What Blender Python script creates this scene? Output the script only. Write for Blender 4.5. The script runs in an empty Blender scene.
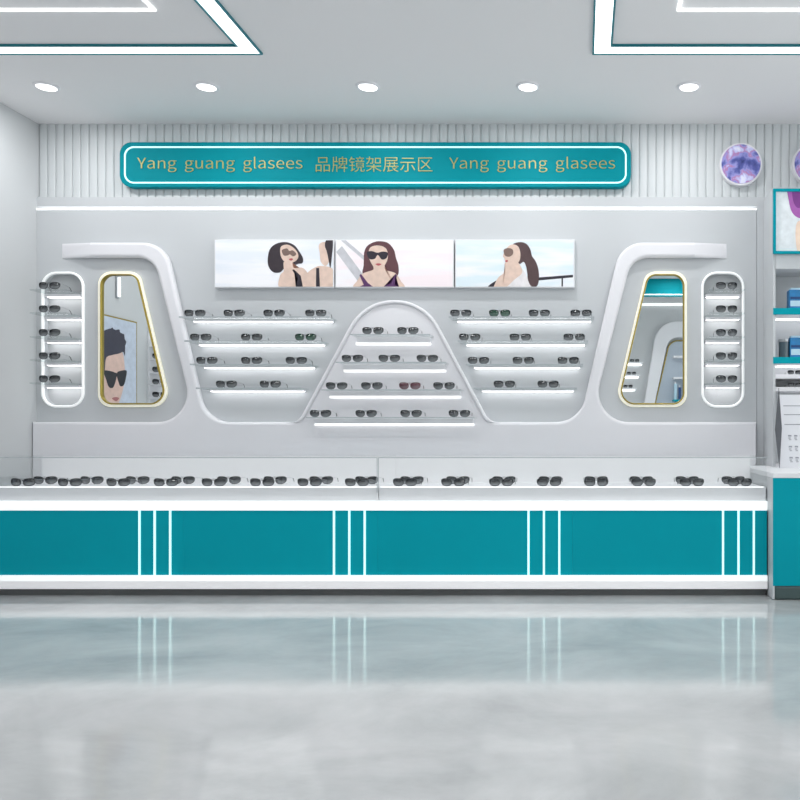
import bpy, bmesh, math, random
from mathutils import Vector, Matrix
random.seed(7)
PI = math.pi
scn = bpy.context.scene
C = scn.collection
EYE = 1.025; F = 810.0; PX0 = 582.0; PY0 = 430.0
CEIL = 3.30; XL = -4.04; XR = 3.5; YB = 6.06; YREAR = -1.5

def P(x, y, Y):                       # photograph measurement -> real point at distance Y
    return Vector(((x-PX0)*Y/F, Y, EYE+(PY0-y)*Y/F))
def PXZ(x, y, Y):
    p = P(x, y, Y); return (p.x, p.z)

# ------------------------------------------------------------------ materials
def srgb(r, g, b):
    f = lambda c: (c/255/12.92) if c/255 <= .04045 else ((c/255+.055)/1.055)**2.4
    return (f(r), f(g), f(b), 1)
def mat(name, col, rough=.5, metal=0, emit=None, es=0, spec=.5, coat=0, bump=0, bscale=40, var=0, vscale=3, alpha=1):
    m = bpy.data.materials.new(name); m.use_nodes = True
    nt = m.node_tree; b = nt.nodes['Principled BSDF']
    b.inputs['Base Color'].default_value = col
    b.inputs['Roughness'].default_value = rough
    b.inputs['Metallic'].default_value = metal
    b.inputs['Specular IOR Level'].default_value = spec
    b.inputs['Coat Weight'].default_value = coat
    if emit:
        b.inputs['Emission Color'].default_value = emit
        b.inputs['Emission Strength'].default_value = es
    tc = nt.nodes.new('ShaderNodeTexCoord')
    if var:
        n = nt.nodes.new('ShaderNodeTexNoise'); n.inputs['Scale'].default_value = vscale; n.inputs['Detail'].default_value = 4
        r = nt.nodes.new('ShaderNodeValToRGB')
        r.color_ramp.elements[0].position = .3; r.color_ramp.elements[1].position = .7
        r.color_ramp.elements[0].color = tuple(c*(1-var) for c in col[:3])+(1,)
        r.color_ramp.elements[1].color = tuple(min(1, c*(1+var)) for c in col[:3])+(1,)
        nt.links.new(tc.outputs['Object'], n.inputs['Vector']); nt.links.new(n.outputs['Fac'], r.inputs['Fac'])
        nt.links.new(r.outputs['Color'], b.inputs['Base Color'])
    if bump:
        n2 = nt.nodes.new('ShaderNodeTexNoise'); n2.inputs['Scale'].default_value = bscale
        bp = nt.nodes.new('ShaderNodeBump'); bp.inputs['Strength'].default_value = bump; bp.inputs['Distance'].default_value = .002
        nt.links.new(tc.outputs['Object'], n2.inputs['Vector']); nt.links.new(n2.outputs['Fac'], bp.inputs['Height'])
        nt.links.new(bp.outputs['Normal'], b.inputs['Normal'])
    return m
def thin_glass(name, tint, refl=.06, rough=.02):
    m = bpy.data.materials.new(name); m.use_nodes = True; nt = m.node_tree
    for n in list(nt.nodes): nt.nodes.remove(n)
    out = nt.nodes.new('ShaderNodeOutputMaterial'); mix = nt.nodes.new('ShaderNodeMixShader')
    t = nt.nodes.new('ShaderNodeBsdfTransparent'); t.inputs['Color'].default_value = tint
    g = nt.nodes.new('ShaderNodeBsdfGlossy'); g.inputs['Roughness'].default_value = rough
    lw = nt.nodes.new('ShaderNodeLayerWeight'); lw.inputs['Blend'].default_value = .25
    mr = nt.nodes.new('ShaderNodeMapRange'); mr.inputs['To Min'].default_value = refl*.5; mr.inputs['To Max'].default_value = refl*6
    nt.links.new(lw.outputs['Fresnel'], mr.inputs['Value']); nt.links.new(mr.outputs['Result'], mix.inputs['Fac'])
    nt.links.new(t.outputs[0], mix.inputs[1]); nt.links.new(g.outputs[0], mix.inputs[2]); nt.links.new(mix.outputs[0], out.inputs['Surface'])
    return m
def lens_mat(name, top, bottom):
    m = mat(name, top, .08, spec=.6, coat=.3)
    nt = m.node_tree; b = nt.nodes['Principled BSDF']
    tc = nt.nodes.new('ShaderNodeTexCoord'); s = nt.nodes.new('ShaderNodeSeparateXYZ'); r = nt.nodes.new('ShaderNodeValToRGB')
    r.color_ramp.elements[0].color = bottom; r.color_ramp.elements[1].color = top
    r.color_ramp.elements[0].position = .0; r.color_ramp.elements[1].position = .62
    nt.links.new(tc.outputs['Generated'], s.inputs[0]); nt.links.new(s.outputs['Z'], r.inputs['Fac']); nt.links.new(r.outputs['Color'], b.inputs['Base Color'])
    return m
def floor_mat():
    m = bpy.data.materials.new('polished marble'); m.use_nodes = True; nt = m.node_tree; b = nt.nodes['Principled BSDF']
    tc = nt.nodes.new('ShaderNodeTexCoord')
    mp = nt.nodes.new('ShaderNodeMapping'); mp.inputs['Scale'].default_value = (.8, 1.0, 1); mp.inputs['Rotation'].default_value = (0, 0, .35)
    n = nt.nodes.new('ShaderNodeTexNoise'); n.inputs['Scale'].default_value = 1.5; n.inputs['Detail'].default_value = 9; n.inputs['Roughness'].default_value = .62; n.inputs['Distortion'].default_value = .35
    r = nt.nodes.new('ShaderNodeValToRGB')
    e = r.color_ramp.elements; e[0].position = .30; e[0].color = srgb(166, 168, 169); e[1].position = .66; e[1].color = srgb(200, 200, 201)
    x = e.new(.48); x.color = srgb(185, 186, 187)
    n3 = nt.nodes.new('ShaderNodeTexNoise'); n3.inputs['Scale'].default_value = 7; n3.inputs['Detail'].default_value = 6
    rr = nt.nodes.new('ShaderNodeMapRange'); rr.inputs['To Min'].default_value = .07; rr.inputs['To Max'].default_value = .12
    nt.links.new(tc.outputs['Object'], mp.inputs[0]); nt.links.new(mp.outputs[0], n.inputs['Vector']); nt.links.new(n.outputs['Fac'], r.inputs[0])
    nt.links.new(mp.outputs[0], n3.inputs['Vector']); nt.links.new(n3.outputs['Fac'], rr.inputs['Value']); nt.links.new(rr.outputs[0], b.inputs['Roughness'])
    nt.links.new(r.outputs[0], b.inputs['Base Color']); b.inputs['Specular IOR Level'].default_value = .5; b.inputs['IOR'].default_value = 1.5
    return m

WHITE = (1, 1, 1, 1)
M = {}
M['wall'] = mat('painted plaster wall', srgb(204, 206, 208), .7, bump=.08, bscale=60)
M['ceil'] = mat('painted ceiling', srgb(238, 237, 238), .8, bump=.05, bscale=60)
M['rib'] = mat('ribbed panel lacquer', srgb(212, 216, 218), .5)
M['panel'] = mat('satin grey panel', srgb(204, 207, 210), .45, var=.015, vscale=1.2)
M['white'] = mat('satin white lacquer', srgb(238, 237, 241), .35)
M['white2'] = mat('matt white board', srgb(236, 236, 239), .5)
M['teal'] = mat('teal lacquer', srgb(0, 158, 174), .45, spec=.1, var=.03, vscale=1.5)
M['tealsign'] = mat('teal sign acrylic', srgb(0, 138, 150), .6, spec=.1)
M['tealtrim'] = mat('teal ceiling trim', srgb(0, 118, 130), .4)
M['kick'] = mat('dark grey plinth', srgb(108, 108, 108), .4)
M['kick2'] = mat('dark green grey plinth', srgb(70, 88, 88), .35)
M['gold'] = mat('brushed gold', srgb(170, 150, 70), .3, metal=.75)
M['goldtext'] = mat('gold letters', srgb(170, 170, 104), .45, metal=.15)
M['mirror'] = mat('silvered mirror', (.86, .89, .89, 1), .01, metal=1)
M['led'] = mat('white led strip', WHITE, .4, emit=(1, 1, 1, 1), es=1.0)
M['ledsoft'] = mat('soft white led edge', WHITE, .4, emit=(.95, 1, 1, 1), es=.3)
M['ledpanel'] = mat('backlit counter edge', WHITE, .4, emit=(.93, 1, 1, 1), es=.5)
M['ledfaint'] = mat('pale lit edge', srgb(240, 238, 240), .4, emit=(1, 1, 1, 1), es=.2)
M['backlit'] = mat('white panel with added glow', srgb(232, 233, 235), .4, emit=(1, 1, 1, 1), es=.14)  # glow added to the panel colour to brighten the showcase interior
M['ledshelf'] = mat('shelf led strip', WHITE, .4, emit=(1, 1, 1, 1), es=3.6)
M['ledwarm'] = mat('warm led halo', srgb(250, 247, 228), .4, emit=srgb(255, 249, 228), es=.3)
M['ledceil'] = mat('ceiling frame diffuser', WHITE, .5, emit=(.97, 1, .99, 1), es=2.0)
M['lamp'] = mat('downlight diffuser', WHITE, .5, emit=(1, 1, 1, 1), es=3)
M['ledcyan'] = mat('pale cyan led line', srgb(200, 250, 250), .4, emit=(.62, 1, .98, 1), es=.75)
M['glass'] = thin_glass('clear showcase glass', (.99, .995, .995, 1), .03)
M['shelfglass'] = thin_glass('shelf glass', (.95, .97, .97, 1), .05)
M['glassedge'] = mat('glass shelf edge', srgb(180, 186, 190), .2)
M['window'] = thin_glass('fill window glass', (.97, .99, .98, 1), .05)  # panes of the added fill window
M['frame_dark'] = mat('dark metal spectacle frame', srgb(70, 74, 78), .3, metal=.6)
M['frame_red'] = mat('wine red spectacle frame', srgb(96, 40, 52), .35)
M['lens'] = lens_mat('grey gradient lens', srgb(40, 43, 47), srgb(168, 172, 174))
M['lens_green'] = lens_mat('green gradient lens', srgb(20, 58, 42), srgb(130, 160, 146))
M['lens_red'] = lens_mat('reddish gradient lens', srgb(84, 40, 52), srgb(170, 150, 156))
M['steel'] = mat('brushed steel', srgb(170, 174, 178), .35, metal=.9)
M['darkjar'] = mat('smoky jar', srgb(70, 88, 98), .2, coat=.5)
M['bluebox'] = mat('blue packaging', srgb(40, 130, 190), .35, var=.25, vscale=9)
M['navy'] = mat('navy print', srgb(24, 66, 120), .4)
M['paleblue'] = mat('pale blue print', srgb(190, 222, 238), .4)
M['paper'] = mat('white card', srgb(226, 227, 232), .6)
M['ink'] = mat('grey ink', srgb(150, 152, 160), .6)
M['darkcard'] = mat('dark grey card', srgb(92, 94, 100), .5)
M['floor'] = floor_mat()
def pr(name, c, es=.35):     # print on a backlit film
    return mat('backlit print '+name, tuple(v*.86 for v in c[:3])+(1,), .5, var=.10, vscale=22, emit=c, es=es)

# ------------------------------------------------------------------ object helpers
def props(o, label=None, cat=None, group=None, kind=None):
    if label: o['label'] = label
    if cat: o['category'] = cat
    if group: o['group'] = group
    if kind: o['kind'] = kind
    return o
def empty(name, loc, label, cat, group=None):
    o = bpy.data.objects.new(name, None); C.objects.link(o); o.location = loc; o.empty_display_size = .1
    return props(o, label, cat, group)
def wpos(o):
    v = Vector((0, 0, 0))
    while o: v += o.location; o = o.parent
    return v
def finish(name, me, mats, parent=None, smooth=False):
    if not isinstance(mats, (list, tuple)): mats = [mats]
    for m in mats: me.materials.append(m)
    if smooth:
        for p in me.polygons: p.use_smooth = True
    o = bpy.data.objects.new(name, me); C.objects.link(o)
    if parent:
        o.parent = parent; off = wpos(parent)
    else:
        vs = [v.co for v in me.vertices]
        off = Vector(((min(v.x for v in vs)+max(v.x for v in vs))/2, (min(v.y for v in vs)+max(v.y for v in vs))/2, min(v.z for v in vs)))
        o.location = off
    me.transform(Matrix.Translation(-off)); me.update()
    return o
def obj(name, bm, mats, parent=None, smooth=False):
    me = bpy.data.meshes.new(name)
    bmesh.ops.recalc_face_normals(bm, faces=bm.faces)
    bm.to_mesh(me); bm.free()
    return finish(name, me, mats, parent, smooth)
def box(bm, x0, x1, y0, y1, z0, z1, bev=0, mi=0):
    b2 = bmesh.new()
    bmesh.ops.create_cube(b2, size=1)
    for v in b2.verts:
        v.co = Vector(((x0+x1)/2+v.co.x*(x1-x0), (y0+y1)/2+v.co.y*(y1-y0), (z0+z1)/2+v.co.z*(z1-z0)))
    if bev: bmesh.ops.bevel(b2, geom=list(b2.edges), offset=bev, segments=2, affect='EDGES', profile=.5)
    for f in b2.faces: f.material_index = mi
    me = bpy.data.meshes.new('t'); b2.to_mesh(me); b2.free(); bm.from_mesh(me); bpy.data.meshes.remove(me)
def bxo(name, x0, x1, y0, y1, z0, z1, m, parent=None, bev=0):
    bm = bmesh.new(); box(bm, x0, x1, y0, y1, z0, z1, bev); return obj(name, bm, m, parent)
def cyl(bm, c, r, h, axis='Z', n=24, r2=None):
    r2 = r if r2 is None else r2
    rot = {'Z': Matrix(), 'Y': Matrix.Rotation(PI/2, 4, 'X'), 'X': Matrix.Rotation(PI/2, 4, 'Y')}[axis]
    bmesh.ops.create_cone(bm, cap_ends=True, segments=n, radius1=r, radius2=r2, depth=h, matrix=Matrix.Translation(c) @ rot)
def rounded(pts, n=14):               # pts: (x, y, radius) polygon -> list with filleted corners
    out = []; L = len(pts)
    for i, (x, y, r) in enumerate(pts):
        if r <= 0: out.append((x, y)); continue
        p = Vector((x, y)); a = Vector(pts[i-1][:2])-p; b = Vector(pts[(i+1) % L][:2])-p
        la, lb = a.length, b.length; a.normalize(); b.normalize()
        ang = a.angle(b); t = min(r/math.tan(ang/2), la*.49, lb*.49); rr = t*math.tan(ang/2)
        c = p+(a+b).normalized()*(rr/math.sin(ang/2))
        s = p+a*t-c; e = p+b*t-c
        a0 = math.atan2(s.y, s.x); a1 = math.atan2(e.y, e.x); d = (a1-a0+PI) % (2*PI)-PI
        for k in range(n+1):
            q = a0+d*k/n; out.append((c.x+rr*math.cos(q), c.y+rr*math.sin(q)))
    return out
def plate(name, outlines, y0, y1, m, parent=None, bev=0, smooth=False):   # outlines in real (x, z); solid between y0 < y1, holes allowed
    cu = bpy.data.curves.new(name, 'CURVE'); cu.dimensions = '2D'; cu.fill_mode = 'BOTH'
    for o in outlines:
        sp = cu.splines.new('POLY'); sp.points.add(len(o)-1); sp.use_cyclic_u = True
        for i, (x, z) in enumerate(o): sp.points[i].co = (x, z, 0, 1)
    cu.extrude = (y1-y0)/2-bev; cu.bevel_depth = bev; cu.bevel_resolution = 3; cu.offset = -bev
    t = bpy.data.objects.new('t', cu); C.objects.link(t)
    dg = bpy.context.evaluated_depsgraph_get()
    me = bpy.data.meshes.new_from_object(t.evaluated_get(dg)); me.name = name
    bpy.data.objects.remove(t); bpy.data.curves.remove(cu)
    me.transform(Matrix.Translation((0, (y0+y1)/2, 0)) @ Matrix.Rotation(PI/2, 4, 'X'))
    me.materials.clear()
    return finish(name, me, m, parent, smooth)
def conv(pts, Y): return [PXZ(x, y, Y) for x, y in pts]
def band(bm, path, w, y0, y1, closed=True, round_=True, taper=0):     # strip of width w along an (x, z) path, between depths y0 (front) and y1 (back)
    n = len(path); rings = []
    if round_:
        prof = [(-w/2, y1)]+[(w/2*math.cos(PI-a*PI/6), y0+(y1-y0)*.5*(1-math.sin(a*PI/6))) for a in range(7)]+[(w/2, y1)]
    else: prof = [(-w/2, y1), (-w/2, y0), (w/2, y0), (w/2, y1)]
    for i in range(n):
        p = Vector(path[i])
        a = Vector(path[i-1]) if (closed or i > 0) else None
        b = Vector(path[(i+1) % n]) if (closed or i < n-1) else None
        t1 = (p-a).normalized() if a is not None and (p-a).length > 1e-7 else None
        t2 = (b-p).normalized() if b is not None and (b-p).length > 1e-7 else None
        t = ((t1 or t2)+(t2 or t1)).normalized(); nn = Vector((-t.y, t.x))
        k = 1/max(.5, nn.dot(Vector((-(t1 or t2).y, (t1 or t2).x))))
        q = 1 if not taper else max(.02, min(1, min(i, n-1-i)/taper))
        rings.append([bm.verts.new((p.x+nn.x*s*k*q, y1+(y-y1)*q, p.y+nn.y*s*k*q)) for s, y in prof])
    m_ = len(prof)
    for i in range(n if closed else n-1):
        r1, r2 = rings[i], rings[(i+1) % n]
        for j in range(m_): bm.faces.new((r1[j], r1[(j+1) % m_], r2[(j+1) % m_], r2[j]))
    if not closed:
        bm.faces.new(rings[0]); bm.faces.new(rings[-1])
def rr(x0, y0, x1, y1, r): return rounded([(x0, y0, r), (x1, y0, r), (x1, y1, r), (x0, y1, r)])
def copy_tree(o, parent=None):
    c = o.copy(); C.objects.link(c); c.parent = parent
    for ch in list(o.children): copy_tree(ch, c)
    return c

# ================================================================== SETTING
def S(o): return props(o, kind='structure')
S(bxo('floor', XL-.1, XR+.1, YREAR-.1, YB+.1, -.1, 0, M['floor']))
S(bxo('ceiling', XL-.1, XR+.1, YREAR-.1, YB+.1, CEIL, CEIL+.1, M['ceil']))
S(bxo('wall_back', XL, XR, YB, YB+.1, 0, CEIL, M['wall']))
S(bxo('wall_left', XL-.1, XL, YREAR, YB+.1, 0, CEIL, M['wall']))
S(bxo('wall_rear', XL, XR, YREAR-.1, YREAR, 0, CEIL, M['wall']))
# right side: unseen shop window, added so world light fills the room
wf = bmesh.new()
for y in (YREAR+.03, .35, 2.2, 4.05, YB-.03): box(wf, XR, XR+.08, y-.03, y+.03, 0, CEIL)
box(wf, XR, XR+.08, YREAR+.06, YB-.06, 0, .12); box(wf, XR, XR+.08, YREAR+.06, YB-.06, CEIL-.12, CEIL)
w = S(obj('fill_window_1', wf, M['steel']))
g = bmesh.new()
for a, b in ((YREAR+.06, .32), (.38, 2.17), (2.23, 4.02), (4.08, YB-.06)): box(g, XR+.035, XR+.045, a, b, .12, CEIL-.12)
obj('fill_window_glass', g, M['window'], w)

# ribbed cladding on the upper back wall
zr0 = P(0, 197, 6.0).z
bm = bmesh.new(); pitch = .062; x = XL; prof = []
while x < XR-pitch:
    prof += [(x, YB-.028), (x+.004, YB-.028)]
    for k in range(9):
        a = PI*k/8; prof.append((x+.004+(pitch-.004)*(1-math.cos(a))/2, YB-.030-.010*math.sin(a)**.6))
    x += pitch
prof.append((XR, YB-.028))
lo = [bm.verts.new((a, b, zr0)) for a, b in prof]; hi = [bm.verts.new((a, b, CEIL)) for a, b in prof]
for i in range(len(prof)-1): bm.faces.new((lo[i], lo[i+1], hi[i+1], hi[i]))
bk = [bm.verts.new((XL, YB, zr0)), bm.verts.new((XR, YB, zr0)), bm.verts.new((XR, YB, CEIL)), bm.verts.new((XL, YB, CEIL))]
bm.faces.new(lo+[bk[1], bk[0]]); bm.faces.new((bk[0], lo[0], hi[0], bk[3])); bm.faces.new((bk[1], bk[2], hi[-1], lo[-1]))
S(obj('trim_1', bm, M['rib']))
# flat fascia under the ribs
S(bxo('trim_2', XL, XR, 6.0, YB, P(0, 208, 6.0).z+.012, zr0, M['panel']))

xa, xb = P(36, 0, 6.0).x, P(756.5, 0, 6.0).x
xa = XL
S(bxo('trim_3', xb+.003, XR, 6.0, YB, 0, P(0, 208, 6.0).z+.0115, M['panel']))
# ================================================================== DISPLAY WALL
YP = 6.0
xa, xb = XL+.0005, P(756.5, 0, YP).x
zt = P(0, 210, YP).z
wallp = empty('display_wall', ((xa+xb)/2, YP, 0), 'long pale grey display wall with white curved moulding behind the glass counters', 'display wall')
def mir(pts): return [(785-x, y) for x, y in pts][::-1]
nicheL = rr(43, 273, 83.5, 406.5, 14)
nicheR = [(786-x, y) for x, y in nicheL]
plate('back_panel', [[(xa, 0), (xb, 0), (xb, zt), (xa, zt)], conv(nicheL, YP), conv(nicheR, YP)], YP, YB, M['panel'], wallp)
bxo('led_line', xa, xb, 5.996, YB, zt, zt+.0115, M['led'], wallp)
# white moulding: lower field rising into the two D shaped bands
YM = 5.94
left_half = [(31.3, 422, 0), (194.6, 422, 30), (153, 257, 22), (90, 257, 0), (57, 257, 0), (57, 242, 0), (90, 242, 0), (164.2, 242, 28), (205.4, 422, 30), (300.6, 422, 18)]
mound = [(365, 302, 52), (424, 302, 52)]
right_half = [(487.5, 422, 18)]+[(785-x, y, r) for x, y, r in left_half[:-1][::-1]]
right_half[-1] = (757, 422, 0)
poly = rounded([(31.3, 560, 0)]+left_half+mound+right_half+[(757, 560, 0)])
wp = conv(poly, YM)
plate('moulding', [wp], YM, YP, M['white'], wallp, bev=.022, smooth=False)
for o in list(wallp.children):
    if o.name.startswith('moulding'):
        za, x0a, x1a = P(0, 262, YM).z, P(57, 0, YM).x, P(90, 0, YM).x      # the upper bands run out flush with the wall
        x0b, x1b = P(785-57, 0, YM).x, P(785-90, 0, YM).x; off = wpos(o)
        bb = bmesh.new(); bb.from_mesh(o.data)
        for xc in (x1a, x1b):
            gm = [f for f in bb.faces if f.calc_center_median().z+off.z > za]
            gm = gm+list({e for f in gm for e in f.edges})+list({v for f in gm for v in f.verts})
            bmesh.ops.bisect_plane(bb, geom=gm, plane_co=(xc-off.x, 0, 0), plane_no=(1, 0, 0))
        bb.to_mesh(o.data); bb.free()
        for v in o.data.vertices:
            w_ = v.co+off
            if w_.z > za:
                k = max((x1a-w_.x)/(x1a-x0a), (w_.x-x1b)/(x0b-x1b), 0); v.co.y += (YP-.0005-w_.y)*min(1, k)
        for p in o.data.polygons: p.use_smooth = True
        o.data.set_sharp_from_angle(angle=math.radians(24))
# white rim that follows the arch
arch = rounded([(285, 423, 0), (300.6, 422, 18)]+mound+[(487.5, 422, 18), (503, 423, 0)])
bm = bmesh.new(); band(bm, conv(arch, YM), .026, YM-.018, YM+.004, closed=False, taper=9)
obj('arch_rim', bm, M['white'], wallp, smooth=True)

# ---------------- sunglasses prototype (front faces -Y, origin at base centre of the front)
def make_glasses(kind='grey'):
    root = bpy.data.objects.new('sunglasses', None); C.objects.link(root)
    fm = M['frame_red'] if kind == 'red' else M['frame_dark']
    lm = {'grey': M['lens'], 'green': M['lens_green'], 'red': M['lens_red']}[kind]
    H = .028      # lens centre height
    def outline(s, k=1.0):
        pts = []
        for i in range(28):
            a = 2*PI*i/28; cx, cz = math.cos(a), math.sin(a)
            ex = math.copysign(abs(cx)**.70, cx)*.0335*k; ez = math.copysign(abs(cz)**.75, cz)*(.0215 if cz > 0 else .0275)*k
            if cz < 0: ex *= 1-.24*abs(cz)**1.5
            ez += .002*cx*(1 if True else 0)
            pts.append((s*(.0385+ex), H+ez))
        return pts
    def fy(x): return .010*(abs(x)/.068)**2        # wrap curvature of the front
    for s in (-1, 1):
        o = outline(s, .95); bm = bmesh.new()
        cf = bm.verts.new((s*.0385, fy(.0385)-.004, H)); cb = bm.verts.new((s*.0385, fy(.0385)-.0015, H))
        f_ = [bm.verts.new((x, fy(x)-.001, z)) for x, z in o]; b_ = [bm.verts.new((x, fy(x)+.001, z)) for x, z in o]
        for i in range(28):
            j = (i+1) % 28
            bm.faces.new((cf, f_[i], f_[j])); bm.faces.new((cb, b_[j], b_[i])); bm.faces.new((f_[i], b_[i], b_[j], f_[j]))
        obj('lens', bm, lm, root, True)
    bm = bmesh.new()
    def tube(pts, r, closed=False, sz=1.0):
        n = len(pts); rg = []
        for i in range(n):
            p = Vector(pts[i])
            a = Vector(pts[i-1]) if (closed or i) else p; b = Vector(pts[(i+1) % n]) if (closed or i < n-1) else p
            t = (b-a).normalized(); u = t.cross(Vector((0, 0, 1)));
            if u.length < .05: u = t.cross(Vector((0, 1, 0)))
            u.normalize(); v = t.cross(u).normalized()
            rg.append([bm.verts.new(p+(u*math.cos(q)*r+v*math.sin(q)*r*sz)) for q in (PI/6+k*PI/3 for k in range(6))])
        for i in range(n if closed else n-1):
            for k in range(6): bm.faces.new((rg[i][k], rg[i][(k+1) % 6], rg[(i+1) % n][(k+1) % 6], rg[(i+1) % n][k]))
        if not closed: bm.faces.new(rg[0]); bm.faces.new(rg[-1])
    for s in (-1, 1): 
        # rim swept in the plane of the lens
        o = outline(s); oi = outline(s, .92); n = 28
        R = [[bm.verts.new((x, fy(x)-.002, z)) for x, z in o], [bm.verts.new((x, fy(x)+.002, z)) for x, z in o],
             [bm.verts.new((x, fy(x)+.002, z)) for x, z in oi], [bm.verts.new((x, fy(x)-.002, z)) for x, z in oi]]
        for i in range(n):
            for k in range(4): bm.faces.new((R[k][i], R[k][(i+1) % n], R[(k+1) % 4][(i+1) % n], R[(k+1) % 4][i]))
    tube([(-.0095, .000, H+.007), (-.004, -.001, H+.0105), (.004, -.001, H+.0105), (.0095, .000, H+.007)], .0018)
    tube([(-.014, .001, H+.016), (0, 0, H+.0175), (.014, .001, H+.016)], .0013)
    obj('frame', bm, fm, root, True)
    for s in (-1, 1):
        bm = bmesh.new()
        tube([(s*.071, .009, H+.012), (s*.0735, .013, H+.012), (s*.073, .06, H+.009), (s*.072, .108, H+.003)], .0009)
        tp = obj('temple', bm, M['steel'], root, True)
        bm = bmesh.new()
        tube([(s*.072, .1085, H+.003), (s*.0705, .122, H-.006), (s*.0685, .137, H-.0225)], .0019, sz=1.4)
        obj('temple_tip', bm, fm, tp, True)
    return root
PROTO = {k: make_glasses(k) for k in ('grey', 'green', 'red')}
USED = set()
def glasses(x, y, z, label, group, kind='grey', rz=0, sc=1, cat='sunglasses'):
    if kind in USED: o = copy_tree(PROTO[kind])
    else: o = PROTO[kind]; USED.add(kind)
    o.location = (x, y, z); o.rotation_euler = (0, 0, rz); o.scale = (sc*1.07, sc*1.07, sc*1.04)
    props(o, label, cat, group); return o
ORD = ['first', 'second', 'third', 'fourth', 'fifth', 'sixth', 'seventh', 'eighth', 'ninth', 'tenth', 'eleventh', 'twelfth', 'thirteenth', 'fourteenth', 'fifteenth', 'sixteenth']
def where(i, n):
    if i == 0: return 'leftmost'
    if i == n-1: return 'rightmost'
    return ORD[i]+' from left'
LEVEL4 = ['top', 'second', 'third', 'lowest']

# ---------------- left and right open bays: thin glass shelves lit from below
YG = 5.835
def bay(side, x_off, shelves, rows):
    for r, (xl, xr, gy, gxs) in enumerate(rows):
        zb = P(0, gy+4.8, YG).z               # glasses stand here
        X0, X1 = P(xl, 0, YG).x, P(xr, 0, YP).x
        t = empty('glass_shelf', ((X0+X1)/2, YP, zb-.012), '%s lit glass shelf of four in the %s bay, beside the arch' % (LEVEL4[r], side), 'shelf', 'glass shelves in the %s bay' % side)
        bm = bmesh.new(); box(bm, X0, X1, YG-.015, YP-.001, zb-.008, zb, .001); obj('glass_plate', bm, M['shelfglass'], t)
        bxo('front_edge', X0, X1, YG-.018, YG-.0152, zb-.009, zb+.001, M['glassedge'], t)
        xi0 = X0+.04; xi1 = X1-.02
        bxo('back_rail', xi0, xi1, YP-.055, YP-.001, zb-.018, zb-.0082, M['white'], t)
        bxo('led_strip', xi0+.005, xi1-.005, YP-.052, YP-.018, zb-.023, zb-.0182, M['ledshelf'], t)
        for i, (gx, kd) in enumerate(gxs):
            p = P(gx, 0, YG); nm = {'grey': 'dark grey', 'green': 'green tinted', 'red': 'wine red'}[kd]
            glasses(p.x, YG, zb+.0005, '%s sunglasses, %s on the %s shelf of the %s bay' % (nm, where(i, len(gxs)), LEVEL4[r], side),
                    'sunglasses in the %s bay' % side, kd, rz=random.uniform(-.03, .03))
G = 'grey'
bay('left', 0, None, [
    (180, 337, 312, [(194.2, G), (233.5, G), (273.5, G), (315.2, G)]),
    (185.5, 329, 336, [(200, G), (251, G), (305, 'green')]),
    (191, 319, 359.3, [(206.2, G), (251, G), (295.7, G)]),
    (197, 309, 383, [(225.7, G), (269.7, G)])])
bay('right', 0, None, [
    (449, 594, 312, [(460.5, G), (499.5, 'green'), (539.2, G), (581, G)]),
    (458, 588, 336, [(469.5, G), (520.2, G), (574.2, G)]),
    (466, 583, 359.3, [(478.2, G), (523.2, G), (568.2, G)]),
    (474, 577, 383, [(504.2, G), (548, G)])])

# ---------------- arch shelves: white boxes with a light line under them
YA = 5.80
rows = [(357, 431, 329.3, 343.5, [(372.5, G), (407.5, G)]),
        (345, 446, 357, 370.5, [(352, G), (389, G), (427, G)]),
        (331, 461, 384.5, 396.5, [(336.2, G), (371.5, G), (409.5, 'red'), (443.7, G)]),
        (316, 474, 412.2, 424, [(320, G), (365.7, G), (410.7, G), (459.2, G)])]
for r, (xl, xr, gy, sy, gxs) in enumerate(rows):
    zb = P(0, gy+5, YA).z; z1 = P(0, sy-.5, YM).z
    X0, X1 = P(xl-3, 0, YM).x, P(xr+3, 0, YM).x
    if r == 0: X0, X1 = P(356, 0, YM).x, P(434, 0, YM).x
    t = empty('box_shelf', ((X0+X1)/2, YM, z1), '%s white box shelf of four inside the central arch' % LEVEL4[r], 'shelf', 'white shelves inside the arch')
    bxo('glass_top', X0, X1, YA-.012, YM, zb-.006, zb, M['shelfglass'], t)
    bxo('front_edge', X0, X1, YA-.015, YA-.0121, zb-.007, zb, M['glassedge'], t)
    bxo('shelf_body', X0+.02, X1-.02, YM-.035, YM, z1, zb-.0061, M['white'], t, bev=.004)
    bxo('led_strip', P(xl, 0, YM).x, P(xr, 0, YM).x, YM-.030, YM-.004, z1-.016, z1-.0001, M['led'], t)
    for i, (gx, kd) in enumerate(gxs):
        p = P(gx, 0, YA); nm = {'grey': 'dark grey', 'green': 'green tinted', 'red': 'wine red'}[kd]
        glasses(p.x, YA, zb+.0005, '%s sunglasses, %s on the %s shelf of the central arch' % (nm, where(i, len(gxs)), LEVEL4[r]),
                'sunglasses inside the arch', kd, rz=random.uniform(-.03, .03))

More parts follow.
